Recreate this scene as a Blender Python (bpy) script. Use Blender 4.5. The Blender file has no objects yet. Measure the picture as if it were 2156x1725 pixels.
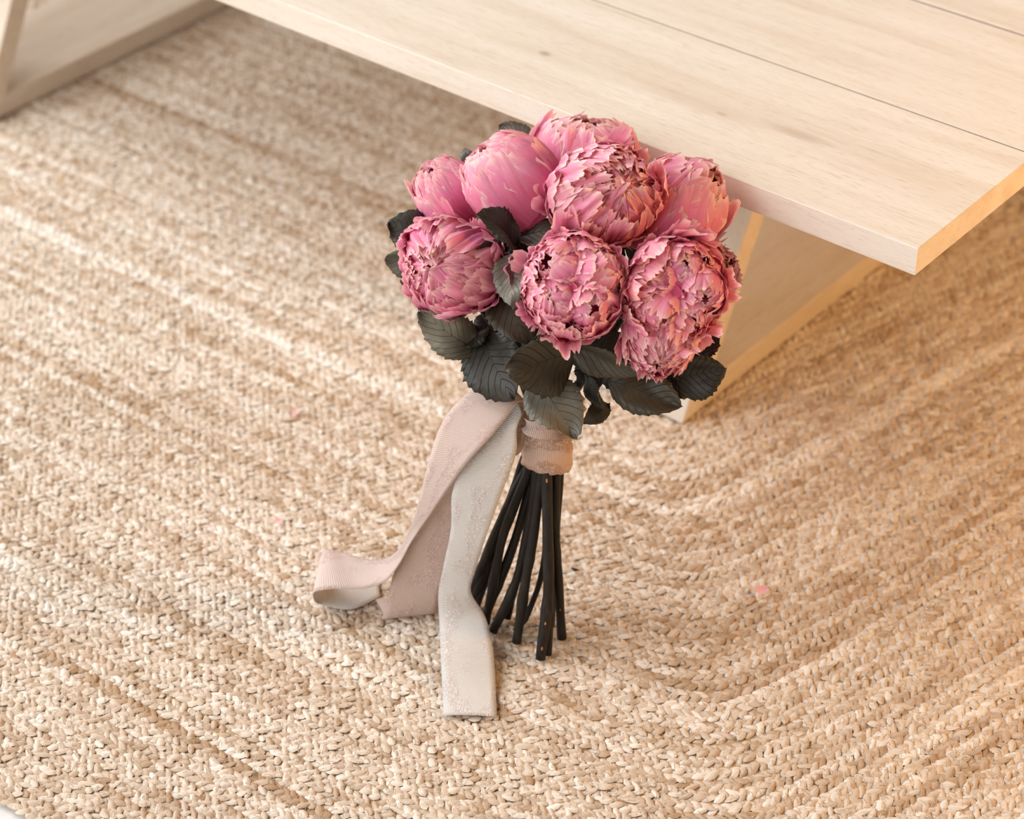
import bpy, math, random
import numpy as np
from mathutils import Matrix, Vector

SC = bpy.context.scene
COL = SC.collection
rng = np.random.default_rng(11)
random.seed(5)

# ------------------------------------------------------------------ camera
F_PX, CX, CY = 4786.0, 1078.0, 862.5
RW = np.array([[0.77745, -0.37209, 0.50707],
               [0.62894, 0.45995, -0.62680],
               [0.0, 0.80622, 0.59161]])          # camera axes -> room axes
CAM = np.array([0.0, 0.0, 1.40])
cd = bpy.data.cameras.new('camera')
cam = bpy.data.objects.new('camera', cd)
COL.objects.link(cam)
m4 = Matrix([list(RW[i]) + [CAM[i]] for i in range(3)] + [[0, 0, 0, 1]])
cam.matrix_world = m4
cd.sensor_fit = 'HORIZONTAL'
cd.sensor_width = 36.0
cd.lens = 36.0 * F_PX / 2156.0
cd.clip_start = 0.05
cd.dof.use_dof = True
cd.dof.focus_distance = 1.945
cd.dof.aperture_fstop = 4.4
SC.camera = cam

# ------------------------------------------------------------------ light
world = bpy.data.worlds.new('room_light')
SC.world = world
world.use_nodes = True
bg = world.node_tree.nodes['Background']
bg.inputs[0].default_value = (1.0, 0.68, 0.39, 1)
bg.inputs[1].default_value = 0.25


def area(name, loc, target, size, size_y, power, color):
    l = bpy.data.lights.new(name, 'AREA')
    l.shape = 'RECTANGLE'
    l.size, l.size_y = size, size_y
    l.energy = power
    l.color = color
    o = bpy.data.objects.new(name, l)
    o.location = loc
    o.rotation_euler = (Vector(target) - Vector(loc)).to_track_quat('-Z', 'Y').to_euler()
    COL.objects.link(o)
    return o


area('high_window_light', (-3.7, 0.2, 3.6), (-1.1, 1.4, 0.1), 2.4, 2.2, 150, (0.95, 0.98, 1.0))
area('wide_window_light', (-2.1, -1.9, 2.2), (-1.2, 1.5, 0.2), 4.2, 2.2, 130, (0.97, 0.98, 1.0))
area('low_window_light', (-5.0, 1.2, 1.25), (-1.9, 1.6, 0.1), 2.2, 1.6, 95, (0.96, 0.98, 1.0))
pl = bpy.data.lights.new('warm_lamp_light', 'POINT')
pl.energy = 46.0
pl.color = (1.0, 0.53, 0.18)
pl.shadow_soft_size = 0.12
plo = bpy.data.objects.new('warm_lamp_light', pl)
plo.location = (0.12, 2.05, 0.72)
COL.objects.link(plo)

vs = SC.view_settings
vs.view_transform = 'Standard'
vs.look = 'None'
vs.exposure = -0.07
vs.gamma = 1.0
vs.use_curve_mapping = False


# ------------------------------------------------------------------ helpers
def at(x, y, d):
    """room point seen at photo pixel (x, y), d metres deep"""
    c = np.array([(x - CX) / F_PX * d, -(y - CY) / F_PX * d, -d])
    return CAM + RW @ c


def on_z(x, y, z):
    r = RW @ np.array([x - CX, -(y - CY), -F_PX])
    return CAM + r * ((z - CAM[2]) / r[2])


def unit(v):
    v = np.asarray(v, float)
    return v / max(np.linalg.norm(v), 1e-9)


def mesh_obj(name, verts, faces, mat, parent=None, loc=(0, 0, 0), smooth=True, uv=None, col=None):
    me = bpy.data.meshes.new(name)
    verts = np.asarray(verts, dtype=np.float32)
    if isinstance(faces, np.ndarray):
        n, k = faces.shape
        me.vertices.add(len(verts))
        me.vertices.foreach_set('co', verts.ravel())
        me.loops.add(n * k)
        me.loops.foreach_set('vertex_index', faces.astype(np.int32).ravel())
        me.polygons.add(n)
        me.polygons.foreach_set('loop_start', np.arange(0, n * k, k, dtype=np.int32))
        me.polygons.foreach_set('loop_total', np.full(n, k, dtype=np.int32))
        me.update(calc_edges=True)
    else:
        me.from_pydata([tuple(v) for v in verts.tolist()], [], faces)
        me.update()
    me.polygons.foreach_set('use_smooth', np.full(len(me.polygons), smooth))
    if uv is not None:
        lay = me.uv_layers.new(name='UVMap')
        li = np.empty(len(me.loops), dtype=np.int32)
        me.loops.foreach_get('vertex_index', li)
        lay.data.foreach_set('uv', np.asarray(uv, dtype=np.float32)[li].ravel())
    if col is not None:
        a = me.color_attributes.new('tone', 'FLOAT_COLOR', 'POINT')
        c4 = np.ones((len(verts), 4), dtype=np.float32)
        c4[:, :3] = col
        a.data.foreach_set('color', c4.ravel())
    me.materials.append(mat)
    o = bpy.data.objects.new(name, me)
    o.location = loc
    if parent is not None:
        o.parent = parent
    COL.objects.link(o)
    return o


def empty(name, loc, parent=None):
    o = bpy.data.objects.new(name, None)
    o.location = loc
    o.empty_display_size = 0.05
    if parent is not None:
        o.parent = parent
    COL.objects.link(o)
    return o


def tag(o, label=None, cat=None, group=None, kind=None):
    if label:
        o['label'] = label
    if cat:
        o['category'] = cat
    if group:
        o['group'] = group
    if kind:
        o['kind'] = kind
    return o


def grid_faces(nr, nc, off=0):
    r, c = np.meshgrid(np.arange(nr - 1), np.arange(nc - 1), indexing='ij')
    a = (r * nc + c).ravel() + off
    return np.stack([a, a + 1, a + nc + 1, a + nc], axis=1)


def catmull(pts, n):
    p = np.asarray(pts, float)
    p = np.vstack([2 * p[0] - p[1], p, 2 * p[-1] - p[-2]])
    out = []
    segs = len(p) - 3
    for i in range(n):
        u = i / (n - 1) * segs
        k = min(int(u), segs - 1)
        t = u - k
        a, b, c, d = p[k], p[k + 1], p[k + 2], p[k + 3]
        out.append(0.5 * (2 * b + (c - a) * t + (2 * a - 5 * b + 4 * c - d) * t * t + (3 * b - a - 3 * c + d) * t ** 3))
    return np.array(out)


def tube(pts, radii, nseg=10, cap=True):
    pts = np.asarray(pts, float)
    n = len(pts)
    vs_, fs = [], []
    t0 = unit(pts[1] - pts[0])
    ref = np.array([0, 0, 1.0]) if abs(t0[2]) < 0.9 else np.array([1.0, 0, 0])
    s = unit(np.cross(t0, ref))
    for i in range(n):
        t = unit(pts[min(i + 1, n - 1)] - pts[max(i - 1, 0)])
        s = unit(s - t * np.dot(s, t))
        b = np.cross(t, s)
        for k in range(nseg):
            a = 2 * math.pi * k / nseg
            vs_.append(pts[i] + radii[i] * (math.cos(a) * s + math.sin(a) * b))
    for i in range(n - 1):
        for k in range(nseg):
            a = i * nseg + k
            b_ = i * nseg + (k + 1) % nseg
            fs.append((a, b_, b_ + nseg, a + nseg))
    if cap:
        fs.append(tuple(range(nseg))[::-1])
        fs.append(tuple(range((n - 1) * nseg, n * nseg)))
    return np.array(vs_), fs


# ------------------------------------------------------------------ materials
def new_mat(name):
    m = bpy.data.materials.new(name)
    m.use_nodes = True
    nt = m.node_tree
    return m, nt, nt.nodes['Principled BSDF']


def nd(nt, typ, **kw):
    n = nt.nodes.new(typ)
    for k, v in kw.items():
        if k.startswith('i_'):
            n.inputs[k[2:].replace('_', ' ')].default_value = v
        else:
            setattr(n, k, v)
    return n


def ramp(nt, stops):
    r = nt.nodes.new('ShaderNodeValToRGB')
    els = r.color_ramp.elements
    while len(els) < len(stops):
        els.new(0.5)
    for e, (p, c) in zip(els, stops):
        e.position = p
        e.color = (c[0], c[1], c[2], 1)
    return r


def mixc(nt, fac, a, b, blend='MIX'):
    n = nt.nodes.new('ShaderNodeMix')
    n.data_type = 'RGBA'
    n.blend_type = blend
    for sock, v in ((n.inputs[0], fac), (n.inputs[6], a), (n.inputs[7], b)):
        if hasattr(v, 'links'):
            nt.links.new(v, sock)
        elif isinstance(v, (int, float)):
            sock.default_value = v
        else:
            sock.default_value = (v[0], v[1], v[2], 1)
    return n.outputs[2]


def bump(nt, bsdf, height, strength, dist):
    b = nd(nt, 'ShaderNodeBump')
    b.inputs['Strength'].default_value = strength
    b.inputs['Distance'].default_value = dist
    nt.links.new(height, b.inputs['Height'])
    nt.links.new(b.outputs[0], bsdf.inputs['Normal'])


def wood(name, scale, knots=()):
    """pale bleached oak; scale = how the grain is stretched along x, y, z"""
    m, nt, bs = new_mat(name)
    L = nt.links
    tc = nd(nt, 'ShaderNodeTexCoord')
    oi = nd(nt, 'ShaderNodeObjectInfo')
    off = nd(nt, 'ShaderNodeVectorMath', operation='SCALE')
    off.inputs[0].default_value = (7.3, 3.1, 5.7)
    L.new(oi.outputs['Random'], off.inputs['Scale'])
    add = nd(nt, 'ShaderNodeVectorMath', operation='ADD')
    L.new(tc.outputs['Object'], add.inputs[0])
    L.new(off.outputs[0], add.inputs[1])
    mp = nd(nt, 'ShaderNodeMapping')
    mp.inputs['Scale'].default_value = scale
    L.new(add.outputs[0], mp.inputs[0])
    n1 = nd(nt, 'ShaderNodeTexNoise')
    n1.inputs['Scale'].default_value = 1.0
    n1.inputs['Detail'].default_value = 3
    n1.inputs['Distortion'].default_value = 0.6
    L.new(mp.outputs[0], n1.inputs['Vector'])
    n2 = nd(nt, 'ShaderNodeTexNoise')
    n2.inputs['Scale'].default_value = 9.0
    n2.inputs['Detail'].default_value = 5
    n2.inputs['Roughness'].default_value = 0.7
    L.new(mp.outputs[0], n2.inputs['Vector'])
    r1 = ramp(nt, [(0.30, (0.70, 0.62, 0.535)), (0.5, (0.76, 0.695, 0.625)), (0.72, (0.80, 0.75, 0.695))])
    L.new(n1.outputs[0], r1.inputs[0])
    r2 = ramp(nt, [(0.32, (0.80, 0.76, 0.70)), (0.48, (1, 1, 1))])
    L.new(n2.outputs[0], r2.inputs[0])
    c = mixc(nt, 0.55, r1.outputs[0], r2.outputs[0], 'MULTIPLY')
    mp3 = nd(nt, 'ShaderNodeMapping')
    mp3.inputs['Scale'].default_value = (scale[0] * 32, scale[1] * 32, scale[2] * 32)
    L.new(add.outputs[0], mp3.inputs[0])
    n3 = nd(nt, 'ShaderNodeTexNoise')
    n3.inputs['Scale'].default_value = 1.0
    n3.inputs['Detail'].default_value = 2
    L.new(mp3.outputs[0], n3.inputs['Vector'])
    rp = ramp(nt, [(0.30, (0.80, 0.74, 0.67)), (0.42, (1, 1, 1))])
    L.new(n3.outputs[0], rp.inputs[0])
    c = mixc(nt, 0.8, c, rp.outputs[0], 'MULTIPLY')
    r3 = ramp(nt, [(0.0, (0.93, 0.88, 0.80)), (1.0, (1.0, 0.99, 0.97))])
    L.new(oi.outputs['Random'], r3.inputs[0])
    c = mixc(nt, 1.0, c, r3.outputs[0], 'MULTIPLY')
    for (kx, ky, sx, sy, colr, amt) in knots:
        mk = nd(nt, 'ShaderNodeMapping')
        mk.inputs['Location'].default_value = (-kx / sx, -ky / sy, 0)
        mk.inputs['Scale'].default_value = (1 / sx, 1 / sy, 0)
        L.new(tc.outputs['Object'], mk.inputs[0])
        nn = nd(nt, 'ShaderNodeTexNoise')
        nn.inputs['Scale'].default_value = 2.0
        L.new(mk.outputs[0], nn.inputs['Vector'])
        ma = nd(nt, 'ShaderNodeMix')
        ma.data_type = 'VECTOR'
        ma.inputs[0].default_value = 0.18
        L.new(mk.outputs[0], ma.inputs[4])
        L.new(nn.outputs[1], ma.inputs[5])
        ln = nd(nt, 'ShaderNodeVectorMath', operation='LENGTH')
        L.new(ma.outputs[1], ln.inputs[0])
        rr = ramp(nt, [(0.25, (amt, amt, amt)), (0.85, (0, 0, 0))])
        L.new(ln.outputs['Value'], rr.inputs[0])
        c = mixc(nt, rr.outputs[0], c, colr)
    L.new(c, bs.inputs['Base Color'])
    bs.inputs['Roughness'].default_value = 0.62
    bs.inputs['Specular IOR Level'].default_value = 0.25
    bump(nt, bs, n2.outputs[0], 0.25, 0.0006)
    return m


def jute(name):
    m, nt, bs = new_mat(name)
    L = nt.links
    at_ = nd(nt, 'ShaderNodeVertexColor')
    at_.layer_name = 'tone'
    uv = nd(nt, 'ShaderNodeUVMap')
    mp = nd(nt, 'ShaderNodeMapping')
    mp.inputs['Scale'].default_value = (1.2, 9.0, 1)
    L.new(uv.outputs[0], mp.inputs[0])
    n = nd(nt, 'ShaderNodeTexNoise')
    n.inputs['Scale'].default_value = 1.5
    n.inputs['Detail'].default_value = 3
    L.new(mp.outputs[0], n.inputs['Vector'])
    r = ramp(nt, [(0.3, (0.70, 0.62, 0.54)), (0.6, (1, 1, 1))])
    L.new(n.outputs[0], r.inputs[0])
    c = mixc(nt, 0.75, at_.outputs[0], r.outputs[0], 'MULTIPLY')
    L.new(c, bs.inputs['Base Color'])
    bs.inputs['Roughness'].default_value = 0.72
    bs.inputs['Specular IOR Level'].default_value = 0.22
    bump(nt, bs, n.outputs[0], 0.5, 0.0008)
    return m


def flat(name, color, rough=0.8, spec=0.2):
    m, nt, bs = new_mat(name)
    tc = nd(nt, 'ShaderNodeTexCoord')
    n = nd(nt, 'ShaderNodeTexNoise')
    n.inputs['Scale'].default_value = 60
    n.inputs['Detail'].default_value = 4
    nt.links.new(tc.outputs['Object'], n.inputs['Vector'])
    r = ramp(nt, [(0.3, [v * 0.88 for v in color]), (0.7, color)])
    nt.links.new(n.outputs[0], r.inputs[0])
    nt.links.new(r.outputs[0], bs.inputs['Base Color'])
    bs.inputs['Roughness'].default_value = rough
    bs.inputs['Specular IOR Level'].default_value = spec
    return m


def petal_mat():
    """UV.x across the petal, UV.y from base to torn tip; tone = (age, shade, 0)"""
    m, nt, bs = new_mat('dried_petal')
    L = nt.links
    uv = nd(nt, 'ShaderNodeUVMap')
    sep = nd(nt, 'ShaderNodeSeparateXYZ')
    L.new(uv.outputs[0], sep.inputs[0])
    vc = nd(nt, 'ShaderNodeVertexColor')
    vc.layer_name = 'tone'
    s2 = nd(nt, 'ShaderNodeSeparateColor')
    L.new(vc.outputs[0], s2.inputs[0])
    mp = nd(nt, 'ShaderNodeMapping')
    mp.inputs['Scale'].default_value = (11, 1.3, 1)
    L.new(uv.outputs[0], mp.inputs[0])
    n = nd(nt, 'ShaderNodeTexNoise')
    n.inputs['Scale'].default_value = 1.6
    n.inputs['Detail'].default_value = 4
    n.inputs['Distortion'].default_value = 0.5
    L.new(mp.outputs[0], n.inputs['Vector'])
    # base to tip
    ad = nd(nt, 'ShaderNodeMath', operation='MULTIPLY_ADD')
    L.new(n.outputs[0], ad.inputs[0])
    ad.inputs[1].default_value = 0.30
    sb = nd(nt, 'ShaderNodeMath', operation='SUBTRACT')
    L.new(sep.outputs[1], sb.inputs[0])
    sb.inputs[1].default_value = 0.15
    L.new(sb.outputs[0], ad.inputs[2])
    r = ramp(nt, [(0.0, (0.62, 0.085, 0.22)), (0.42, (0.82, 0.165, 0.36)), (0.72, (0.92, 0.325, 0.50)),
                  (0.91, (0.93, 0.46, 0.57)), (0.985, (0.97, 0.80, 0.68))])
    L.new(ad.outputs[0], r.inputs[0])
    # whole petals differ: faded cream-pink to mauve
    r2 = ramp(nt, [(0.0, (0.84, 0.22, 0.52)), (0.5, (0.90, 0.32, 0.45)), (1.0, (0.93, 0.58, 0.54))])
    L.new(s2.outputs[0], r2.inputs[0])
    c = mixc(nt, 0.34, r.outputs[0], r2.outputs[0])
    r3 = ramp(nt, [(0.35, (0.92, 0.80, 0.86)), (0.62, (1.0, 1.0, 1.0))])
    L.new(n.outputs[0], r3.inputs[0])
    c = mixc(nt, 0.65, c, r3.outputs[0], 'MULTIPLY')
    L.new(c, bs.inputs['Base Color'])
    bs.inputs['Roughness'].default_value = 0.6
    bs.inputs['Specular IOR Level'].default_value = 0.2
    bump(nt, bs, n.outputs[0], 0.35, 0.0012)
    tr = nd(nt, 'ShaderNodeBsdfTranslucent')
    L.new(c, tr.inputs[0])
    mx = nd(nt, 'ShaderNodeMixShader')
    mx.inputs[0].default_value = 0.30
    L.new(bs.outputs[0], mx.inputs[1])
    L.new(tr.outputs[0], mx.inputs[2])
    L.new(mx.outputs[0], nt.nodes['Material Output'].inputs[0])
    return m


def leaf_mat(name, a, b, gloss):
    m, nt, bs = new_mat(name)
    L = nt.links
    uv = nd(nt, 'ShaderNodeUVMap')
    sep = nd(nt, 'ShaderNodeSeparateXYZ')
    L.new(uv.outputs[0], sep.inputs[0])
    ab = nd(nt, 'ShaderNodeMath', operation='ABSOLUTE')
    L.new(sep.outputs[0], ab.inputs[0])
    k = nd(nt, 'ShaderNodeMath', operation='MULTIPLY_ADD')
    L.new(ab.outputs[0], k.inputs[0])
    k.inputs[1].default_value = -0.32
    L.new(sep.outputs[1], k.inputs[2])
    f = nd(nt, 'ShaderNodeMath', operation='MULTIPLY')
    L.new(k.outputs[0], f.inputs[0])
    f.inputs[1].default_value = 8.5
    fr = nd(nt, 'ShaderNodeMath', operation='FRACT')
    L.new(f.outputs[0], fr.inputs[0])
    vein = ramp(nt, [(0.0, (0, 0, 0)), (0.07, (1, 1, 1)), (0.94, (1, 1, 1)), (1.0, (0, 0, 0))])
    L.new(fr.outputs[0], vein.inputs[0])
    tc = nd(nt, 'ShaderNodeTexCoord')
    n = nd(nt, 'ShaderNodeTexNoise')
    n.inputs['Scale'].default_value = 55
    n.inputs['Detail'].default_value = 4
    L.new(tc.outputs['Object'], n.inputs['Vector'])
    r = ramp(nt, [(0.3, a), (0.7, b)])
    L.new(n.outputs[0], r.inputs[0])
    c = mixc(nt, vein.outputs[0], [v * 0.72 for v in a], r.outputs[0])
    L.new(c, bs.inputs['Base Color'])
    bs.inputs['Roughness'].default_value = gloss
    bs.inputs['Specular IOR Level'].default_value = 0.45
    mul = nd(nt, 'ShaderNodeMath', operation='MULTIPLY_ADD')
    L.new(n.outputs[0], mul.inputs[0])
    mul.inputs[1].default_value = 0.5
    L.new(vein.outputs[0], mul.inputs[2])
    bump(nt, bs, mul.outputs[0], 0.6, 0.0012)
    return m


def ribbon_mat(name, cols, lace, net=1500.0):
    """UV in metres: x across, y along; net weave with raised floral sprigs"""
    m, nt, bs = new_mat(name)
    L = nt.links
    uv = nd(nt, 'ShaderNodeUVMap')
    w1 = nd(nt, 'ShaderNodeTexWave')
    w1.bands_direction = 'Y'
    w1.inputs['Scale'].default_value = net / 8.5
    w1.inputs['Distortion'].default_value = 0.6
    w2 = nd(nt, 'ShaderNodeTexWave')
    w2.bands_direction = 'X'
    w2.inputs['Scale'].default_value = net / 4.2
    for w in (w1, w2):
        L.new(uv.outputs[0], w.inputs['Vector'])
    mu = nd(nt, 'ShaderNodeMath', operation='MULTIPLY')
    L.new(w1.outputs['Fac'], mu.inputs[0])
    L.new(w2.outputs['Fac'], mu.inputs[1])
    # sprigs
    mp = nd(nt, 'ShaderNodeMapping')
    mp.inputs['Scale'].default_value = (38, 20, 1)
    L.new(uv.outputs[0], mp.inputs[0])
    big = nd(nt, 'ShaderNodeTexNoise')
    big.inputs['Scale'].default_value = 1.3
    big.inputs['Detail'].default_value = 1
    L.new(mp.outputs[0], big.inputs['Vector'])
    mp2 = nd(nt, 'ShaderNodeMapping')
    mp2.inputs['Scale'].default_value = (330, 210, 1)
    mp2.inputs['Rotation'].default_value = (0, 0, 0.5)
    L.new(uv.outputs[0], mp2.inputs[0])
    sm = nd(nt, 'ShaderNodeTexNoise')
    sm.inputs['Scale'].default_value = 1.6
    sm.inputs['Detail'].default_value = 2
    sm.inputs['Distortion'].default_value = 1.2
    L.new(mp2.outputs[0], sm.inputs['Vector'])
    rb = ramp(nt, [(0.48, (0, 0, 0)), (0.57, (1, 1, 1))])
    L.new(big.outputs[0], rb.inputs[0])
    rs = ramp(nt, [(0.46, (0, 0, 0)), (0.55, (1, 1, 1))])
    L.new(sm.outputs[0], rs.inputs[0])
    sp = nd(nt, 'ShaderNodeMath', operation='MULTIPLY')
    L.new(rb.outputs[0], sp.inputs[0])
    L.new(rs.outputs[0], sp.inputs[1])
    base = mixc(nt, mu.outputs[0], [v * 0.86 for v in cols[0]], cols[0])
    c = mixc(nt, sp.outputs[0], base, cols[1])
    L.new(c, bs.inputs['Base Color'])
    bs.inputs['Roughness'].default_value = 0.75
    bs.inputs['Specular IOR Level'].default_value = 0.15
    ht = nd(nt, 'ShaderNodeMath', operation='MULTIPLY_ADD')
    L.new(sp.outputs[0], ht.inputs[0])
    ht.inputs[1].default_value = lace
    L.new(mu.outputs[0], ht.inputs[2])
    bump(nt, bs, ht.outputs[0], 0.9, 0.0005)
    tr = nd(nt, 'ShaderNodeBsdfTranslucent')
    L.new(c, tr.inputs[0])
    mx = nd(nt, 'ShaderNodeMixShader')
    mx.inputs[0].default_value = 0.14
    L.new(bs.outputs[0], mx.inputs[1])
    L.new(tr.outputs[0], mx.inputs[2])
    L.new(mx.outputs[0], nt.nodes['Material Output'].inputs[0])
    return m


def stem_mat():
    m, nt, bs = new_mat('dark_stem_bark')
    L = nt.links
    tc = nd(nt, 'ShaderNodeTexCoord')
    mp = nd(nt, 'ShaderNodeMapping')
    mp.inputs['Scale'].default_value = (260, 260, 22)
    L.new(tc.outputs['Object'], mp.inputs[0])
    n = nd(nt, 'ShaderNodeTexNoise')
    n.inputs['Scale'].default_value = 1.0
    n.inputs['Detail'].default_value = 4
    L.new(mp.outputs[0], n.inputs['Vector'])
    r = ramp(nt, [(0.3, (0.010, 0.008, 0.007)), (0.6, (0.020, 0.016, 0.013)), (0.85, (0.05, 0.038, 0.030))])
    L.new(n.outputs[0], r.inputs[0])
    L.new(r.outputs[0], bs.inputs['Base Color'])
    bs.inputs['Roughness'].default_value = 0.6
    bs.inputs['Specular IOR Level'].default_value = 0.3
    bump(nt, bs, n.outputs[0], 0.6, 0.0008)
    return m


M_FLOOR = flat('white_floor_paint', (0.84, 0.82, 0.79), 0.45, 0.35)
M_JUTE = jute('braided_jute')
M_BACK = flat('jute_backing', (0.47, 0.33, 0.20), 0.95, 0.05)
M_FIBRE = flat('jute_thread', (0.48, 0.35, 0.23), 0.8, 0.15)
M_PETAL = petal_mat()
M_CORE = flat('packed_petal_heart', (0.68, 0.11, 0.23), 0.8, 0.1)
M_LEAF = leaf_mat('dark_leaf', (0.018, 0.017, 0.012), (0.038, 0.036, 0.026), 0.5)
M_LEAF2 = leaf_mat('grey_leaf', (0.074, 0.070, 0.052), (0.135, 0.124, 0.092), 0.42)
M_LEAF3 = leaf_mat('olive_leaf', (0.040, 0.036, 0.022), (0.070, 0.058, 0.036), 0.5)
M_LEAF4 = leaf_mat('highlit_leaf', (0.105, 0.100, 0.076), (0.19, 0.178, 0.138), 0.4)  # leaf colour lightened, with the gloss highlight painted into it
M_RIB = flat('leaf_midrib', (0.05, 0.048, 0.036), 0.6)
M_STEM = stem_mat()
M_GAP_DARK = flat('dark_gap_fill', (0.16, 0.095, 0.05), 0.9, 0.1)
M_SCAR = flat('cut_stem_wood', (0.50, 0.27, 0.10), 0.7)
M_PINK = ribbon_mat('pink_lace_ribbon', ((0.90, 0.725, 0.65), (0.93, 0.70, 0.635)), 1.3)
M_WHITE = ribbon_mat('ivory_lace_ribbon', ((0.87, 0.83, 0.79), (0.92, 0.82, 0.775)), 1.3)
M_BAND = ribbon_mat('peach_lace_band', ((0.86, 0.63, 0.52), (0.60, 0.38, 0.28)), 1.5)

# ------------------------------------------------------------------ floor
RUG_BOT = -0.011
fl_v, fl_f = [], []
X0, X1, Y0, Y1 = -5.0, 2.5, -2.5, 5.5
fl = mesh_obj('floor', [(X0, Y0, RUG_BOT), (X1, Y0, RUG_BOT), (X1, Y1, RUG_BOT), (X0, Y1, RUG_BOT),
                        (X0, Y0, RUG_BOT - .05), (X1, Y0, RUG_BOT - .05), (X1, Y1, RUG_BOT - .05), (X0, Y1, RUG_BOT - .05)],
              [(0, 1, 2, 3), (7, 6, 5, 4), (0, 4, 5, 1), (1, 5, 6, 2), (2, 6, 7, 3), (3, 7, 4, 0)], M_FLOOR, smooth=False)
tag(fl, 'smooth white painted floor showing beyond the rug edge', 'floor', kind='structure')

wb = mesh_obj('wall_back', [(X0, Y1, RUG_BOT), (X1, Y1, RUG_BOT), (X1, Y1, 2.6), (X0, Y1, 2.6),
                             (X0, Y1 + .12, RUG_BOT), (X1, Y1 + .12, RUG_BOT), (X1, Y1 + .12, 2.6), (X0, Y1 + .12, 2.6)],
              [(0, 1, 2, 3), (7, 6, 5, 4), (0, 4, 5, 1), (1, 5, 6, 2), (2, 6, 7, 3), (3, 7, 4, 0)], M_FLOOR, smooth=False)
tag(wb, 'plain white wall far behind the table', 'wall', kind='structure')

# ------------------------------------------------------------------ rug
AF, AR = math.radians(2.0), math.radians(78.5)
N_R = np.array([math.sin(AR), -math.cos(AR)])
N_F = np.array([math.sin(AF), -math.cos(AF)])
INV = np.linalg.inv(np.stack([N_R, N_F]))
Q = np.array([-1.335, 1.894])
LSEG = 1.10
ROW = 0.0112
D_OUT = float(N_F @ (np.array([-1.178, 0.781]) - Q)) - ROW * 0.5
NROWS = int(round(D_OUT / ROW - 0.5))
ROW = D_OUT / (NROWS + 0.5)
rug = empty('rug', (float(Q[0]), float(Q[1]), RUG_BOT))
tag(rug, 'large oval braided jute rug lying under the wooden table', 'rug')
RUG0 = np.array([Q[0], Q[1], RUG_BOT])


def rug_path(d, step):
    p = 20.0
    ph = np.linspace(0, math.pi / 2, 300)
    c, s = np.cos(ph) ** (2 / p), np.sin(ph) ** (2 / p)
    # front-right corner, front side, front-left corner, left side, back-left corner, back side, back-right
    u = np.concatenate([d * c, -LSEG - d * c[::-1], -LSEG - d * c, d * c[::-1]])
    v = np.concatenate([d * s, d * s[::-1], -d * s, -d * s[::-1]])
    pts = np.stack([u, v], 1) @ INV.T + Q
    pts = np.vstack([pts, pts[:1]])
    seg = np.linalg.norm(np.diff(pts, axis=0), axis=1)
    cum = np.concatenate([[0], np.cumsum(seg)])
    n = max(int(cum[-1] / step), 6)
    a = np.arange(n) / n * cum[-1]
    x = np.interp(a, cum, pts[:, 0])
    y = np.interp(a, cum, pts[:, 1])
    nx = np.roll(x, -1) - np.roll(x, 1)
    ny = np.roll(y, -1) - np.roll(y, 1)
    l = np.hypot(nx, ny) + 1e-9
    return x, y, nx / l, ny / l, a


# one strand of a plait: 3 rings of 5 points over the top and two pointed ends
LT = []
for tt, w in ((-0.62, 0.72), (0.0, 1.0), (0.62, 0.72)):
    for k in range(5):
        a = math.pi * k / 4
        LT.append((tt, w * math.cos(a), w * math.sin(a) - 0.25))
LT = np.array([(-1.0, 0, -0.15)] + LT + [(1.0, 0, -0.15)])
LF = []
for k in range(4):
    LF.append((0, 1 + k, 2 + k))
    LF.append((11 + k, 16, 12 + k))
    for r in (0, 5):
        LF += [(1 + r + k, 6 + r + k, 7 + r + k), (1 + r + k, 7 + r + k, 2 + r + k)]
LF = np.array(LF)
LUV = np.stack([LT[:, 0] * 0.5 + 0.5, LT[:, 1] * 0.5 + 0.5], 1)
# coarse strand for the far parts of the rug nobody sees closely
CT = np.array([(-1, 0, -.2), (0, 1, -.2), (0, 0, .75), (0, -1, -.2), (1, 0, -.2)])
CF = np.array([(0, 2, 1), (0, 3, 2), (4, 1, 2), (4, 2, 3)])
CUV = np.stack([CT[:, 0] * 0.5 + 0.5, CT[:, 1] * 0.5 + 0.5], 1)
STEP = 0.0046
fib_v, fib_f = [], []
nfib = 0


def noise1(a, freq, seed):
    g = np.random.default_rng(seed).uniform(-1, 1, 4096)
    x = a * freq
    i = np.floor(x).astype(int)
    f = x - i
    f = f * f * (3 - 2 * f)
    return g[i % 4096] * (1 - f) + g[(i + 1) % 4096] * f


C_LIGHT = np.array([0.87, 0.815, 0.74])
C_MID = np.array([0.685, 0.575, 0.465])
C_DARK = np.array([0.45, 0.30, 0.18])


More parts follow.
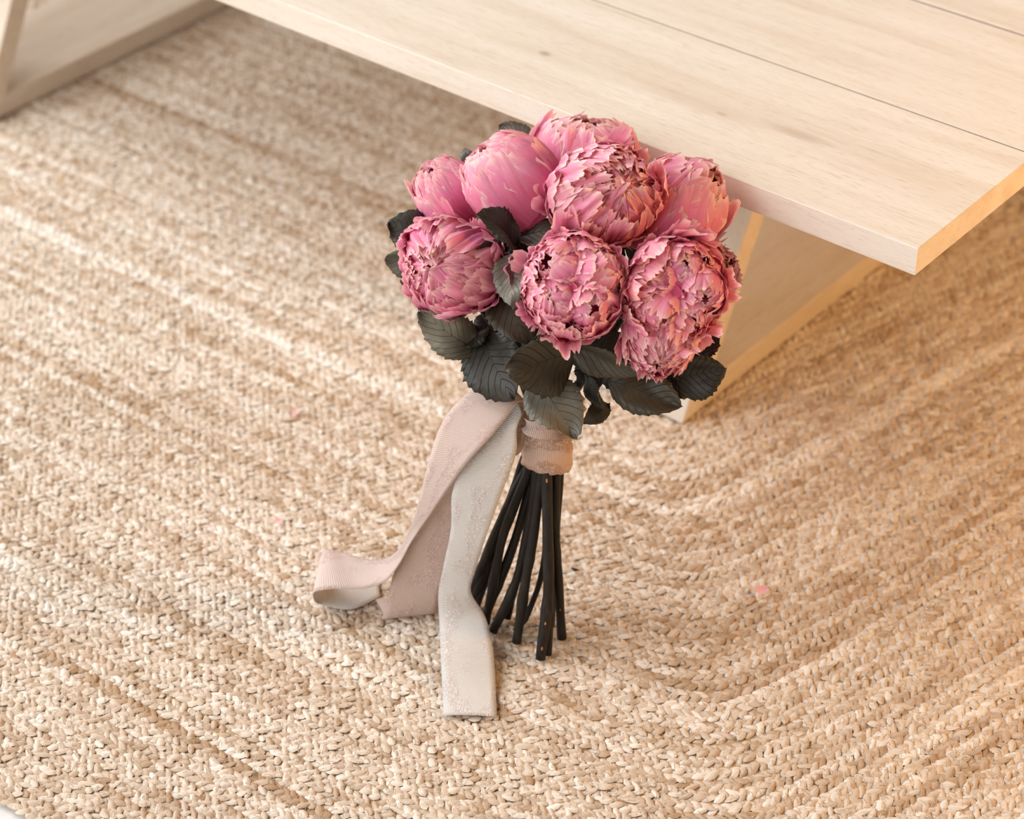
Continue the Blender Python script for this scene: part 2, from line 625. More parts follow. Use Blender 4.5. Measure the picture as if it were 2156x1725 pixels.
def strands(T, Fc, UV, x, y, tx, ty, side, tone, zoff):
    n, k = len(x), len(T)
    ang = side * np.radians(33 + rng.normal(0, 10, n))
    ca, sa = np.cos(ang), np.sin(ang)
    dx, dy = tx * ca - ty * sa, tx * sa + ty * ca
    ex, ey = -dy, dx
    hl = 0.0077 * rng.uniform(0.8, 1.25, n)
    hw = 0.0039 * rng.uniform(0.75, 1.2, n)
    hh = 0.0022 * rng.uniform(0.7, 1.25, n)
    tilt = rng.normal(0.12, 0.1, n)
    px_ = x[:, None] + dx[:, None] * hl[:, None] * T[None, :, 0] + ex[:, None] * hw[:, None] * T[None, :, 1]
    py_ = y[:, None] + dy[:, None] * hl[:, None] * T[None, :, 0] + ey[:, None] * hw[:, None] * T[None, :, 1]
    pz_ = (zoff + rng.normal(0, 0.0006, n))[:, None] + hh[:, None] * T[None, :, 2] - tilt[:, None] * hl[:, None] * T[None, :, 0] + rng.normal(0, 0.00035, (n, k))
    pz_ = np.minimum(pz_, 0.0)
    V = np.stack([px_, py_, pz_], 2).reshape(-1, 3)
    Fa = (Fc[None] + (np.arange(n) * k)[:, None, None]).reshape(-1, 3)
    t = tone[:, None]
    colr = np.where(t > 0, C_MID + (C_LIGHT - C_MID) * np.clip(t, 0, 1), C_MID + (C_DARK - C_MID) * np.clip(-t, 0, 1))
    return V, Fa, np.tile(UV, (n, 1)) + np.repeat(rng.uniform(0, 50, (n, 2)), k, axis=0), np.repeat(colr, k, axis=0)


for r in range(NROWS + 1):
    d = D_OUT - r * ROW
    if d < 0.004:
        break
    x, y, tx, ty, a = rug_path(d, STEP)
    nx, ny = -ty, tx
    wig = noise1(a, 9.0, 500 + r) * 0.0016
    n = len(x)
    side = np.where(np.arange(n) % 2 == 0, 1.0, -1.0)
    off = side * ROW * 0.235 + wig
    sx_, sy_ = x + nx * off, y + ny * off
    # where does it lie in the photograph?
    P = np.stack([sx_ - CAM[0], sy_ - CAM[1], np.full(n, -CAM[2])], 1) @ RW
    dep = -P[:, 2]
    u_, v_ = CX + F_PX * P[:, 0] / dep, CY - F_PX * P[:, 1] / dep
    near = (dep > 0.3) & (u_ > -260) & (u_ < 2420) & (v_ > -160) & (v_ < 1990)
    rowt = np.random.default_rng(900 + r).normal(0.10, 0.22)
    tone = rowt + 0.34 * noise1(a, 5.0, 100 + r) + 0.20 * noise1(a, 40.0, 300 + r) + rng.normal(0, 0.32, n)
    tone = tone - (rng.random(n) < 0.02) * 0.5
    Vs, Fs, Us, Cs = [], [], [], []
    base = 0
    for mask, T, Fc, UV in ((near, LT, LF, LUV), (~near, CT, CF, CUV)):
        if mask.sum() == 0:
            continue
        V, Fa, U, Cc = strands(T, Fc, UV, sx_[mask], sy_[mask], tx[mask], ty[mask], side[mask], tone[mask], -0.0030)
        Vs.append(V)
        Fs.append(Fa + base)
        Us.append(U)
        Cs.append(Cc)
        base += len(V)
    mesh_obj('braid', np.vstack(Vs) - RUG0, np.vstack(Fs), M_JUTE, rug, uv=np.vstack(Us), col=np.vstack(Cs))
    # sewing thread and stray fibres on the rows the camera can resolve
    for i in np.nonzero(near & (v_ > 820) & (rng.random(n) < 0.8))[0]:
        th = math.atan2(ty[i], tx[i]) + side[i] * rng.normal(1.05, 0.35)
        ln = rng.uniform(0.006, 0.013)
        c0 = np.array([x[i], y[i]]) + np.array([nx[i], ny[i]]) * rng.uniform(-1, 1) * ROW * 0.5
        dv = np.array([math.cos(th), math.sin(th)])
        pv = np.array([-dv[1], dv[0]]) * 0.00026
        bend = rng.normal(0, 0.0012)
        for q, (s_, zz) in enumerate(((-0.5, -0.0032), (-0.17, 0.0004), (0.17, 0.0006), (0.5, -0.0030))):
            c = c0 + dv * ln * s_ + pv / 0.00026 * bend * (1 - 4 * s_ * s_)
            fib_v.append((c[0] - pv[0], c[1] - pv[1], zz))
            fib_v.append((c[0] + pv[0], c[1] + pv[1], zz))
        for q in range(3):
            b0 = nfib * 8 + q * 2
            fib_f.append((b0, b0 + 2, b0 + 3, b0 + 1))
        nfib += 1
fo = mesh_obj('stray_fibres', np.array(fib_v) - RUG0, np.array(fib_f), M_FIBRE, rug)
tag(fo, kind='stuff')
bx, by, _, _, _ = rug_path(D_OUT - 0.004, 0.03)
nb = len(bx)
bv = np.vstack([np.stack([bx, by, np.full(nb, -0.0040)], 1), np.stack([bx, by, np.full(nb, RUG_BOT)], 1)]) - RUG0
bf = [tuple(range(nb))] + [(i, nb + i, nb + (i + 1) % nb, (i + 1) % nb) for i in range(nb)]
mesh_obj('rug_backing', bv, bf, M_BACK, rug, smooth=False)

# ------------------------------------------------------------------ table
TOP, TH = 0.380, 0.0272
TY, TXR, TXL, PW = 1.4724, -0.7527, -2.545, 0.2027
table = empty('table', (-1.65, 1.878, 0.0))
tag(table, 'low pale oak plank table on slanted board legs beside the bouquet', 'table')
T0 = np.array([-1.65, 1.878, 0.0])


def bevel_box(x0, x1, y0, y1, z0, z1, b):
    v, f = [], []
    for z, i in ((z0, b), (z0 + b, 0), (z1 - b, 0), (z1, b)):
        v += [(x0 + i, y0 + i, z), (x1 - i, y0 + i, z), (x1 - i, y1 - i, z), (x0 + i, y1 - i, z)]
    f.append((3, 2, 1, 0))
    f.append((12, 13, 14, 15))
    for r in range(3):
        for k in range(4):
            f.append((r * 4 + k, r * 4 + (k + 1) % 4, r * 4 + 4 + (k + 1) % 4, r * 4 + 4 + k))
    return np.array(v), f


k1 = on_z(1150, 113, TOP) - T0
k2 = on_z(1521, 240, TOP) - T0
k3 = on_z(1690, 285, TOP) - T0
k4 = on_z(1930, 375, TOP) - T0
KB = (0.20, 0.13, 0.085)
M_WX = wood('pale_oak_lengthwise', (2.2, 34, 34), [
    (k1[0], k1[1], 0.0085, 0.0055, KB, 0.85), (k1[0] + .02, k1[1], 0.12, 0.018, (0.62, 0.53, 0.41), 0.5),
    (k2[0], k2[1], 0.008, 0.004, (0.42, 0.30, 0.2), 0.7), (k2[0] - .02, k2[1] + .004, 0.11, 0.016, (0.60, 0.50, 0.39), 0.55),
    (k3[0], k3[1], 0.045, 0.009, (0.52, 0.42, 0.33), 0.7), (k4[0], k4[1], 0.08, 0.010, (0.66, 0.55, 0.43), 0.55)])
M_WY = wood('pale_oak_crosswise', (34, 2.6, 34))
M_WZ = wood('pale_oak_upright', (40, 8, 3.0))
for i in range(4):
    v, f = bevel_box(TXL + (0.0, .001, -.001, 0)[i], TXR + (0.0, -.0008, .0005, 0)[i], TY + i * PW + 0.0012 * (i > 0), TY + (i + 1) * PW - 0.0012,
                     TOP - TH, TOP - (0, 0.0006, 0.0002, 0.0004)[i], 0.0008)
    mesh_obj('plank', v - T0, f, M_WX, table, smooth=False)
    if i:  # added strip whose dark colour makes the open plank gap read dark
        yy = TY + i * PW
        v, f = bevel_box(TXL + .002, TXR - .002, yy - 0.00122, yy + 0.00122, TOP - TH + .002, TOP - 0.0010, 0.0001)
        mesh_obj('gap_dark_strip', v - T0, f, M_GAP_DARK, table, smooth=False)['label'] = 'dark strip added to darken the gap between two table planks'


def leg(xr, y_off, w=0.155):
    tn = 0.517
    t = 0.0285
    hz = TOP - TH
    lg = empty('leg', (xr - w / 2 - T0[0], y_off, 0), table)
    o0 = np.array([xr - w / 2, T0[1], 0.0])
    yf, yb = 1.573, 2 * 1.878 - 1.573
    ty_ = t * math.sqrt(1 + tn * tn)          # horizontal thickness of a slanted board

    def slab(name, prof, mat, dx=0.0):
        n = len(prof)
        vv = [(xr - w + dx, y, z) for y, z in prof] + [(xr - dx, y, z) for y, z in prof]
        ff = [tuple(range(n))[::-1], tuple(range(n, 2 * n))] + [(k, (k + 1) % n, n + (k + 1) % n, n + k) for k in range(n)]
        ob = mesh_obj(name, np.array(vv) - o0, ff, mat, lg, smooth=False)
        bv = ob.modifiers.new('soft_edge', 'BEVEL')
        bv.width = 0.0010
        bv.segments = 2
    z1 = hz - t
    slab('front_board', [(yf, 0.0010), (yf + tn * hz, hz), (yf + tn * hz + ty_, hz), (yf + ty_, 0.0010)], M_WZ)
    slab('back_board', [(yb - ty_, 0.0010), (yb - tn * hz - ty_, hz), (yb - tn * hz, hz), (yb, 0.0010)], M_WZ)
    slab('foot_board', [(yf + ty_ + .0003, 0.0010), (yf + ty_ + tn * t + .0003, t), (yb - ty_ - tn * t - .0003, t), (yb - ty_ - .0003, 0.0010)], M_WY, 0.0003)
    slab('top_board', [(yf + ty_ + tn * z1 + .0003, z1), (yf + ty_ + tn * hz + .0003, hz), (yb - ty_ - tn * hz - .0003, hz), (yb - ty_ - tn * z1 - .0003, z1)], M_WY, 0.0003)
    return lg


leg(-1.047, 0.0)
leg(-2.092, -0.045)

# ------------------------------------------------------------------ bouquet
B0 = np.array([-0.965, 1.215, 0.0])
bouquet = empty('bouquet', tuple(B0))
tag(bouquet, 'bouquet of dried pink peonies with dark leaves, stems and trailing ribbon', 'bouquet')
KNOT = at(1150, 930, 2.027)
VIEW = RW @ np.array([0, 0, 1.0])            # towards the camera


def petal_grid(axis, e1, e2, az, th0, th1, R, hw, r0, flare, ruf, nr=8, nc=19):
    """a torn petal following a ball of radius R, from polar angle th0 (base) to th1 (tip)"""
    t = np.linspace(0, 1, nr)[:, None] ** 0.85
    s = np.linspace(-1, 1, nc)[None, :]
    notch = rng.uniform(0, 0.045, nc) + 0.04 * (np.arange(nc) % 2) * rng.random(nc)
    for _ in range(rng.integers(1, 5)):
        notch[rng.integers(1, nc - 1)] += rng.uniform(0.04, 0.17)
    edge = 1 - 0.24 * np.abs(s[0] + rng.normal(0, .12)) ** 3.0 - notch
    te = t * edge[None, :]
    th = th0 + (th1 - th0) * te
    prof = (0.42 + 0.62 * np.sin(np.clip(te * 1.15, 0, 1.25) * math.pi / 2.3) ** 1.1)
    x = s * hw * prof + hw * rng.normal(0, 0.22) * te ** 2
    ph = rng.uniform(0, 6.28, 4)
    fr = rng.uniform(2.0, 5.0)
    wob = np.sin(s * fr + ph[0]) * 0.6 + np.sin(s * fr * 2.3 + ph[1] + te * 4) * 0.4
    rr = R * (r0 + flare * rng.uniform(-0.3, 1.5) * te ** 4 + ruf * te ** 2 * wob + 0.012 * np.sin(s * 9 + ph[2]))
    rr = rr - R * 0.12 * (s ** 2) * te * rng.uniform(-0.5, 1.0)
    dazi = np.cos(az) * e1 + np.sin(az) * e2
    m = np.cos(th)[..., None] * axis + np.sin(th)[..., None] * dazi
    side = np.cross(axis, dazi)
    al = np.clip(x / R, -1.35, 1.35)
    P = rr[..., None] * (np.cos(al)[..., None] * m + np.sin(al)[..., None] * side)
    P = P + rng.normal(0, 0.006 * R, P.shape) * te[..., None]
    uv = np.stack([np.broadcast_to(s * 0.5 + 0.5, te.shape) + rng.uniform(0, 30), np.clip(t + 0.3 * np.abs(s) ** 9 * t, 0, 1)], -1)
    return P.reshape(-1, 3), uv.reshape(-1, 2), (nr, nc)


def frame(axis):
    axis = unit(axis)
    ref = np.array([0, 0, 1.0]) if abs(axis[2]) < 0.9 else np.array([1.0, 0, 0])
    e1 = unit(np.cross(axis, ref))
    return axis, e1, np.cross(axis, e1)


D = math.radians
STYLES = {
    # (count, tip from, tip to, half width, radius, flare, ruffle)
    'ball': [(6, 82, 112, .72, .99, .06, .03), (9, 58, 95, .56, .99, .10, .05), (12, 40, 80, .46, .98, .14, .06),
             (15, 24, 62, .38, .96, .15, .08), (18, 12, 48, .32, .94, .15, .10), (18, 2, 34, .29, .90, .12, .12), (12, -12, 18, .28, .84, .10, .14),
             (16, 14, 100, .30, .975, .40, .09)],
    'cup': [(6, 26, 62, 1.0, 1.0, .02, .02), (7, 18, 56, .80, .99, .04, .03), (9, 16, 52, .58, .98, .11, .05),
            (12, 12, 46, .42, .97, .12, .08), (15, 4, 38, .34, .95, .12, .10), (14, -8, 26, .30, .90, .10, .13),
            (14, 20, 90, .30, .985, .20, .08)],
    'bud': [(5, 8, 40, 1.25, 1.0, .02, .015), (5, 18, 62, 1.0, 1.012, .03, .02), (7, 6, 38, .62, .98, .06, .05),
            (12, 0, 32, .42, .96, .07, .09), (13, -8, 26, .34, .92, .07, .12),
            (9, 20, 66, .30, .985, .16, .07)],
    'open': [(8, 66, 100, .70, 1.0, .12, .05), (11, 50, 84, .56, .98, .13, .06), (13, 40, 70, .46, .96, .12, .08),
             (13, 34, 58, .40, .93, .10, .10), (16, 40, 100, .32, .975, .40, .09)],
    'tuft': [(5, 50, 95, .90, 1.0, .16, .07), (6, 28, 68, .76, .97, .18, .09), (7, 8, 46, .62, .93, .18, .12), (7, -10, 26, .50, .86, .14, .14)],
}
STYLES['ruffle'] = [(int(n * 1.2), a0, a1, hw * 0.98, r0, fl_, ruf * 1.25) for n, a0, a1, hw, r0, fl_, ruf in STYLES['ball']]


def peony(px_, py_, dep, rpx, style, face, squash=1.0, tone=0.45, nsep=33, tufts=0):
    global rng
    rng = np.random.default_rng(int(px_ * 7 + py_))
    c = at(px_, py_, dep)
    R = rpx * dep / F_PX
    axis, e1, e2 = frame(face)
    items = []

    def layer_set(style_, cen, ax, q1, q2, R_, depth0):
        for li, (n, a0, a1, hw, r0, fl_, ruf) in enumerate(STYLES[style_]):
            for i in range(n):
                az = 2 * math.pi * (i + 0.5 * (li % 2)) / n + rng.normal(0, 0.16)
                tip = D(rng.uniform(a0, a1))
                P, uv, sh = petal_grid(ax, q1, q2, az, D(min(172, math.degrees(tip) + 105)), tip, R_, R_ * hw * rng.uniform(.8, 1.15),
                                       r0 * rng.uniform(.97, 1.02), fl_, ruf)
                P = cen + P
                tip_c = P[sh[1] * (sh[0] - 2):].mean(0)
                score = (hw + 0.15) * (1.2 + np.dot(unit(tip_c - cen), VIEW)) - 0.12 * li - depth0
                items.append((score, P, uv, sh, np.clip(rng.normal(tone, 0.2), 0, 1)))
    layer_set(style, np.zeros(3), axis, e1, e2, R, 0)
    for k in range(tufts):
        a = 2 * math.pi * k / tufts + 0.6
        off = (e1 * math.cos(a) + e2 * math.sin(a)) * R * 0.44 + axis * R * rng.uniform(0.26, 0.40)
        ax2, f1, f2 = frame(axis + 0.8 * (e1 * math.cos(a) + e2 * math.sin(a)) * rng.uniform(-0.3, 1.0) + rng.normal(0, .2, 3))
        layer_set('tuft', off, ax2, f1, f2, R * rng.uniform(0.42, 0.52), 0.1)
    lump = rng.normal(0, 1, (4, 3))
    lph = rng.uniform(0, 6.28, 4)
    # squash along the axis, and no ball is perfectly round
    if True:
        sq = []
        for it in items:
            P = it[1]
            P = P + np.outer(P @ axis, axis) * (squash - 1)
            P = P * (1 + 0.034 * np.sin(2.1 * (P / R) @ lump.T + lph).sum(1))[:, None]
            sq.append((it[0], P, it[2], it[3], it[4]))
        items = sq
    # heart of packed petals
    hv, hf = [], []
    nu, nv = 12, 8
    for j in range(nv + 1):
        th = math.pi * j / nv
        for i in range(nu):
            ph = 2 * math.pi * i / nu
            rr = R * 0.66 * (1 + 0.06 * math.sin(5 * ph + 3 * th))
            hv.append(rr * (math.cos(th) * axis * squash + math.sin(th) * (math.cos(ph) * e1 + math.sin(ph) * e2)))
    for j in range(nv):
        for i in range(nu):
            hf.append((j * nu + i, (j + 1) * nu + i, (j + 1) * nu + (i + 1) % nu, j * nu + (i + 1) % nu))
    fl_o = mesh_obj('peony', hv, hf, M_CORE, bouquet, loc=tuple(c - B0))
    items.sort(key=lambda q: -q[0])
    for sc, P, uv, sh, tn in items[:nsep]:
        mesh_obj('petal', P, grid_faces(*sh), M_PETAL, fl_o, uv=uv, col=np.tile([tn, tn, 0], (len(P), 1)))
    Vs, Fs, Us, Cs, b = [], [], [], [], 0
    for sc, P, uv, sh, tn in items[nsep:]:
        Vs.append(P)
        Fs.append(grid_faces(*sh) + b)
        Us.append(uv)
        Cs.append(np.tile([tn, tn, 0], (len(P), 1)))
        b += len(P)
    inn = mesh_obj('inner_petals', np.vstack(Vs), np.vstack(Fs), M_PETAL, fl_o, uv=np.vstack(Us), col=np.vstack(Cs))
    tag(inn, kind='stuff')
    return fl_o


# directions in the picture: right, up, towards the viewer
PR, PU, PV = RW[:, 0], RW[:, 1], RW[:, 2]


def face(r, u, v):
    return PR * r + PU * u + PV * v


tag(peony(1080, 388, 1.975, 100, 'bud', face(-.75, .75, .35), 1.12, .5), 'closed pink peony with broad smooth outer petals')
tag(peony(1236, 338, 2.030, 112, 'cup', face(.1, .9, .25), 0.85, .6), 'peony rising behind the others against the table edge')
tag(peony(1270, 410, 1.945, 112, 'ruffle', face(.25, .15, .95), 1.0, .5), 'round ruffled peony at the centre of the bouquet')
tag(peony(1432, 432, 1.985, 100, 'bud', face(.55, .65, .45), 1.1, .6), 'pale pink peony beside the table front edge')
tag(peony(1468, 582, 1.995, 84, 'ball', face(.6, .25, .7), 1.1, .75), 'faded peony half hidden at the right of the bouquet')
tag(peony(1212, 600, 1.905, 114, 'open', face(-.05, -.02, 1), 0.95, .45, 33, 4), 'open coral-pink peony facing the viewer')
tag(peony(1420, 612, 1.915, 114, 'open', face(.2, -.15, .95), 0.95, .4, 33, 5), 'largest open peony above the dark leaves')
tag(peony(1388, 712, 1.925, 84, 'ruffle', face(-.1, -.7, .75), 1.0, .45), 'small ruffled peony drooping over the leaves')
tag(peony(954, 560, 1.955, 104, 'ruffle', face(-.45, -.05, .9), 1.0, .32), 'bright magenta-pink ruffled peony at the left')
tag(peony(948, 412, 2.010, 74, 'cup', face(-.6, .7, .3), 1.05, .45), 'small peony peeking out behind at the left')


# --- leaves
def leaf(bp, tp, bd, td, wpx, roll, mat, fold=0.25, curl=0.12, twist=0.0, midrib=True):
    b, t = at(*bp, bd), at(*tp, td)
    Lg = np.linalg.norm(t - b)
    dr = unit(t - b)
    nv = unit(VIEW - dr * np.dot(VIEW, dr))
    sd = np.cross(nv, dr)
    W = wpx * 0.56 * (bd + td) / 2 / F_PX
    nr, nc = 37, 7
    vv, uv = [], []
    ph = rng.uniform(0, 6.28, 3)
    tj = np.zeros(nr)
    j_ = 2
    while j_ < nr - 1:
        am = rng.uniform(0.03, 0.13)
        tj[j_] = am
        tj[j_ - 1] = am * 0.45
        j_ += rng.integers(3, 6)
    for j in range(nr):
        u = j / (nr - 1)
        ro = D(roll + twist * (u - 0.5))
        s_ax = sd * math.cos(ro) + nv * math.sin(ro)
        n_ax = nv * math.cos(ro) - sd * math.sin(ro)
        w = W * max(0.0, math.sin(math.pi * min(1, u ** 0.86))) ** 0.72
        tooth = 1.0 + tj[j]
        for k in range(nc):
            s = (k / (nc - 1)) * 2 - 1
            wx = w * (tooth if abs(s) > 0.99 else 1.0)
            up = fold * abs(s) * w + curl * Lg * (0.25 - (u - 0.5) ** 2) + 0.05 * Lg * math.sin(u * 5 + ph[0] + s * 2) + 0.10 * W * abs(s) * math.sin(u * 11 + ph[2] + s) \
                + (0.035 * W if (j + int(abs(s) * 3)) % 3 == 0 else 0) * abs(s) + 0.06 * W * math.sin(s * 5 + ph[1])
            along = Lg * u + (0.05 * Lg * abs(s) * (1 - u) if abs(s) > 0 else 0) + (0.12 * Lg * tj[j] if abs(s) > .99 else 0)
            vv.append(b + dr * along + s_ax * (s * wx) + n_ax * up)
            uv.append((s, u))
    o0 = b
    lf = mesh_obj('leaf', np.array(vv) - o0, grid_faces(nr, nc), mat, bouquet, loc=tuple(o0 - B0), uv=uv)
    sm = lf.modifiers.new('thickness', 'SOLIDIFY')
    sm.thickness = 0.0004
    if midrib:
        mid = [np.array(vv[j * nc + nc // 2]) - o0 for j in range(0, nr, 2)]
        tv, tf = tube(mid, [0.0009 * (1 - 0.75 * i / len(mid)) for i in range(len(mid))], 6)
        mesh_obj('midrib', tv, tf, M_RIB, lf)
    return lf


rng = np.random.default_rng(77)
LEAVES = [
    ((925, 520), (816, 470), 2.00, 1.99, 100, 25, M_LEAF, .15, .1, 10),
    ((900, 560), (810, 545), 2.01, 2.01, 62, -20, M_LEAF2, .2, .1, 0),
    ((895, 600), (842, 592), 2.01, 2.01, 34, 0, M_LEAF2, .2, .1, 0),
    ((1010, 745), (880, 652), 1.985, 1.955, 84, -12, M_LEAF4, .22, .22, -20),
    ((1030, 690), (950, 735), 1.99, 1.975, 60, 35, M_LEAF, .3, .15, 0),
    ((1000, 700), (1085, 842), 1.985, 1.955, 122, 12, M_LEAF, .12, .12, 10),
    ((1222, 735), (1064, 782), 1.960, 1.920, 128, -25, M_LEAF3, .18, .25, -15),
    ((1120, 790), (1216, 922), 1.965, 1.945, 108, -8, M_LEAF4, .28, .22, -12),
    ((1085, 530), (1078, 648), 1.940, 1.905, 72, 12, M_LEAF4, .25, .2, 0),
    ((1040, 590), (1112, 730), 1.965, 1.94, 96, -10, M_LEAF3, .22, .2, 20),
    ((1092, 520), (1003, 450), 1.945, 1.915, 74, 40, M_LEAF, .45, .2, 30),
    ((1072, 530), (990, 525), 1.955, 1.925, 54, -30, M_LEAF, .3, .15, 0),
    ((1080, 498), (1205, 490), 1.97, 1.955, 60, -30, M_LEAF2, .2, .15, 0),
    ((1100, 540), (1030, 560), 1.99, 1.98, 60, 0, M_LEAF, .2, .1, 0),
    ((1130, 320), (1050, 264), 2.045, 2.05, 56, 10, M_LEAF2, .15, .1, 0),
    ((1195, 725), (1352, 785), 1.955, 1.945, 66, 35, M_LEAF3, .35, .2, -25),
    ((1180, 745), (1330, 720), 1.985, 1.97, 90, 20, M_LEAF, .2, .1, 0),
    ((1275, 800), (1436, 855), 1.985, 1.965, 92, -8, M_LEAF3, .16, .12, 14),
    ((1330, 740), (1425, 835), 1.995, 1.98, 90, 15, M_LEAF, .2, .12, 0),
    ((1410, 800), (1528, 775), 1.985, 1.97, 92, 22, M_LEAF, .3, .15, -30),
    ((1450, 760), (1512, 694), 1.985, 1.985, 66, -25, M_LEAF, .25, .1, 20),
    ((1425, 790), (1440, 842), 1.99, 1.985, 46, 0, M_LEAF3, .2, .1, 0),
    ((1285, 850), (1225, 890), 1.99, 1.98, 40, -15, M_LEAF3, .2, .12, 0),
    ((1235, 790), (1285, 866), 1.98, 1.965, 34, 50, M_LEAF, .5, .2, 40),
    ((1290, 760), (1330, 830), 2.0, 1.985, 70, 10, M_LEAF, .2, .1, 0),
    ((1240, 740), (1262, 820), 2.01, 2.0, 70, 10, M_LEAF, .2, .1, 0),
    ((1060, 660), (1010, 735), 2.01, 2.0, 76, 10, M_LEAF, .2, .1, 0),
    ((1140, 700), (1150, 790), 2.0, 1.99, 90, 10, M_LEAF, .2, .1, 0),
    ((990, 350), (978, 312), 2.035, 2.035, 26, 0, M_LEAF2, .2, .1, 0),
    ((1150, 660), (1085, 480), 1.99, 1.99, 90, 10, M_LEAF, .2, .1, 0),
    ((1190, 640), (1310, 500), 1.985, 1.985, 100, 10, M_LEAF, .2, .1, 0),
    ((1060, 600), (1000, 480), 2.0, 2.0, 90, 10, M_LEAF, .2, .1, 0),
    ((1330, 560), (1390, 480), 1.985, 1.975, 80, 10, M_LEAF, .2, .1, 0),
]
for a in LEAVES:
    leaf(*a)


# --- stems: dark sticks from the binding down to the rug, each on up to its place in the head
def stem(pts, rpx, scars=()):
    """pts: (x, y, depth or None) with None = standing on the rug"""
    P = []
    for (x, y, d) in pts:
        P.append(at(x, y, d) if d else on_z(x, y, 0.0022))
    P = catmull(P, 22)
    rad = []
    for i in range(22):
        r = rpx * 2.04 / F_PX
        rad.append(r * (1 + 0.10 * math.sin(i * 1.1 + pts[0][0]) * 0.6 + (0.16 if i in (6, 13, 17) and rng.random() < .5 else 0)))
    o0 = P[0]
    v, f = tube(P - o0, rad, 10)
    s = mesh_obj('stem', v, f, M_STEM, bouquet, loc=tuple(o0 - B0))
    for (sx, sy, ln) in scars:
        # small pale cut on the side that faces the viewer
        i = int(np.argmin([(CX + F_PX * ((p - CAM) @ RW)[0] / -((p - CAM) @ RW)[2] - sx) ** 2 +
                           (CY - F_PX * ((p - CAM) @ RW)[1] / -((p - CAM) @ RW)[2] - sy) ** 2 for p in P]))
        i = min(max(i, 1), 20)
        tn = unit(P[i + 1] - P[i - 1])
        nn = unit(VIEW - tn * np.dot(VIEW, tn))
        bb = np.cross(tn, nn)
        cc = P[i] + nn * rad[i] * 0.93 - o0
        vv = [cc + nn * 0.0006]
        for k in range(10):
            a = 2 * math.pi * k / 10
            vv.append(cc + tn * ln * math.cos(a) + bb * ln * 0.42 * math.sin(a))
        mesh_obj('scar', vv, [(0, 1 + k, 1 + (k + 1) % 10) for k in range(10)], M_SCAR, s)
    return s


stem([(1130, 860, 2.022), (1118, 960, 2.020), (1060, 1085, 2.035), (1020, 1180, 2.07), (985, 1268, None)], 10)
stem([(1140, 860, 2.026), (1120, 960, 2.016), (1076, 1085, 2.04), (1040, 1175, 2.075), (1000, 1282, None)], 9.5)
stem([(1140, 860, 2.014), (1124, 960, 2.010), (1066, 1105, 2.035), (1044, 1200, 2.065), (1022, 1312, None)], 10)
stem([(1148, 860, 2.018), (1132, 960, 2.014), (1096, 1100, 2.045), (1058, 1210, 2.075), (1012, 1318, None)], 10)
stem([(1150, 860, 2.008), (1134, 960, 2.006), (1118, 1080, 2.025), (1088, 1220, 2.06), (1038, 1330, None)], 10)
stem([(1155, 860, 2.028), (1140, 960, 2.022), (1112, 1120, 2.06), (1085, 1230, 2.09), (1068, 1303, None)], 8)
stem([(1158, 860, 2.006), (1144, 960, 2.004), (1124, 1120, 2.025), (1104, 1240, 2.05), (1088, 1353, None)], 10.5)
stem([(1165, 860, 2.026), (1158, 960, 2.020), (1146, 1180, 2.06), (1112, 1290, 2.085), (1084, 1330, None)], 6.5)
stem([(1150, 860, 2.012), (1150, 960, 2.003), (1153, 1120, 2.015), (1154, 1250, 2.035), (1138, 1388, None)], 11.5,
     [(1145, 1302, .0022), (1134, 1372, .0022), (1135, 1000, .0024)])
stem([(1168, 860, 2.012), (1161, 960, 2.010), (1157, 1120, 2.03), (1158, 1260, 2.05), (1153, 1380, None)], 9,
     [(1163, 1230, .0024), (1160, 1318, .0034)])
stem([(1172, 860, 2.010), (1173, 960, 2.008), (1168, 1100, 2.03), (1176, 1230, 2.055), (1183, 1345, None)], 10,
     [(1186, 1276, .0014)])
stem([(1180, 860, 2.020), (1181, 960, 2.018), (1174, 1080, 2.04), (1166, 1200, 2.07), (1160, 1320, None)], 8)
stem([(1124, 860, 2.034), (1104, 965, 2.022), (1050, 1120, 2.055), (1015, 1215, 2.085), (992, 1275, None)], 9)
# upper stems fanning out to the flowers
for fx, fy, fd in ((1050, 560, 2.01), (1120, 520, 2.02), (1230, 470, 2.04), (1270, 540, 2.0), (1380, 560, 2.01), (1230, 690, 1.975), (1370, 700, 1.985), (1010, 640, 1.995)):
    P = catmull([at(1150 + (fx - 1190) * 0.12, 905, 2.024), at(1160 + (fx - 1190) * 0.35, 800, 2.02), at(fx, fy, fd)], 10)
    v, f = tube(P - P[0], [0.0036] * 10, 8)
    mesh_obj('stem', v, f, M_STEM, bouquet, loc=tuple(P[0] - B0))


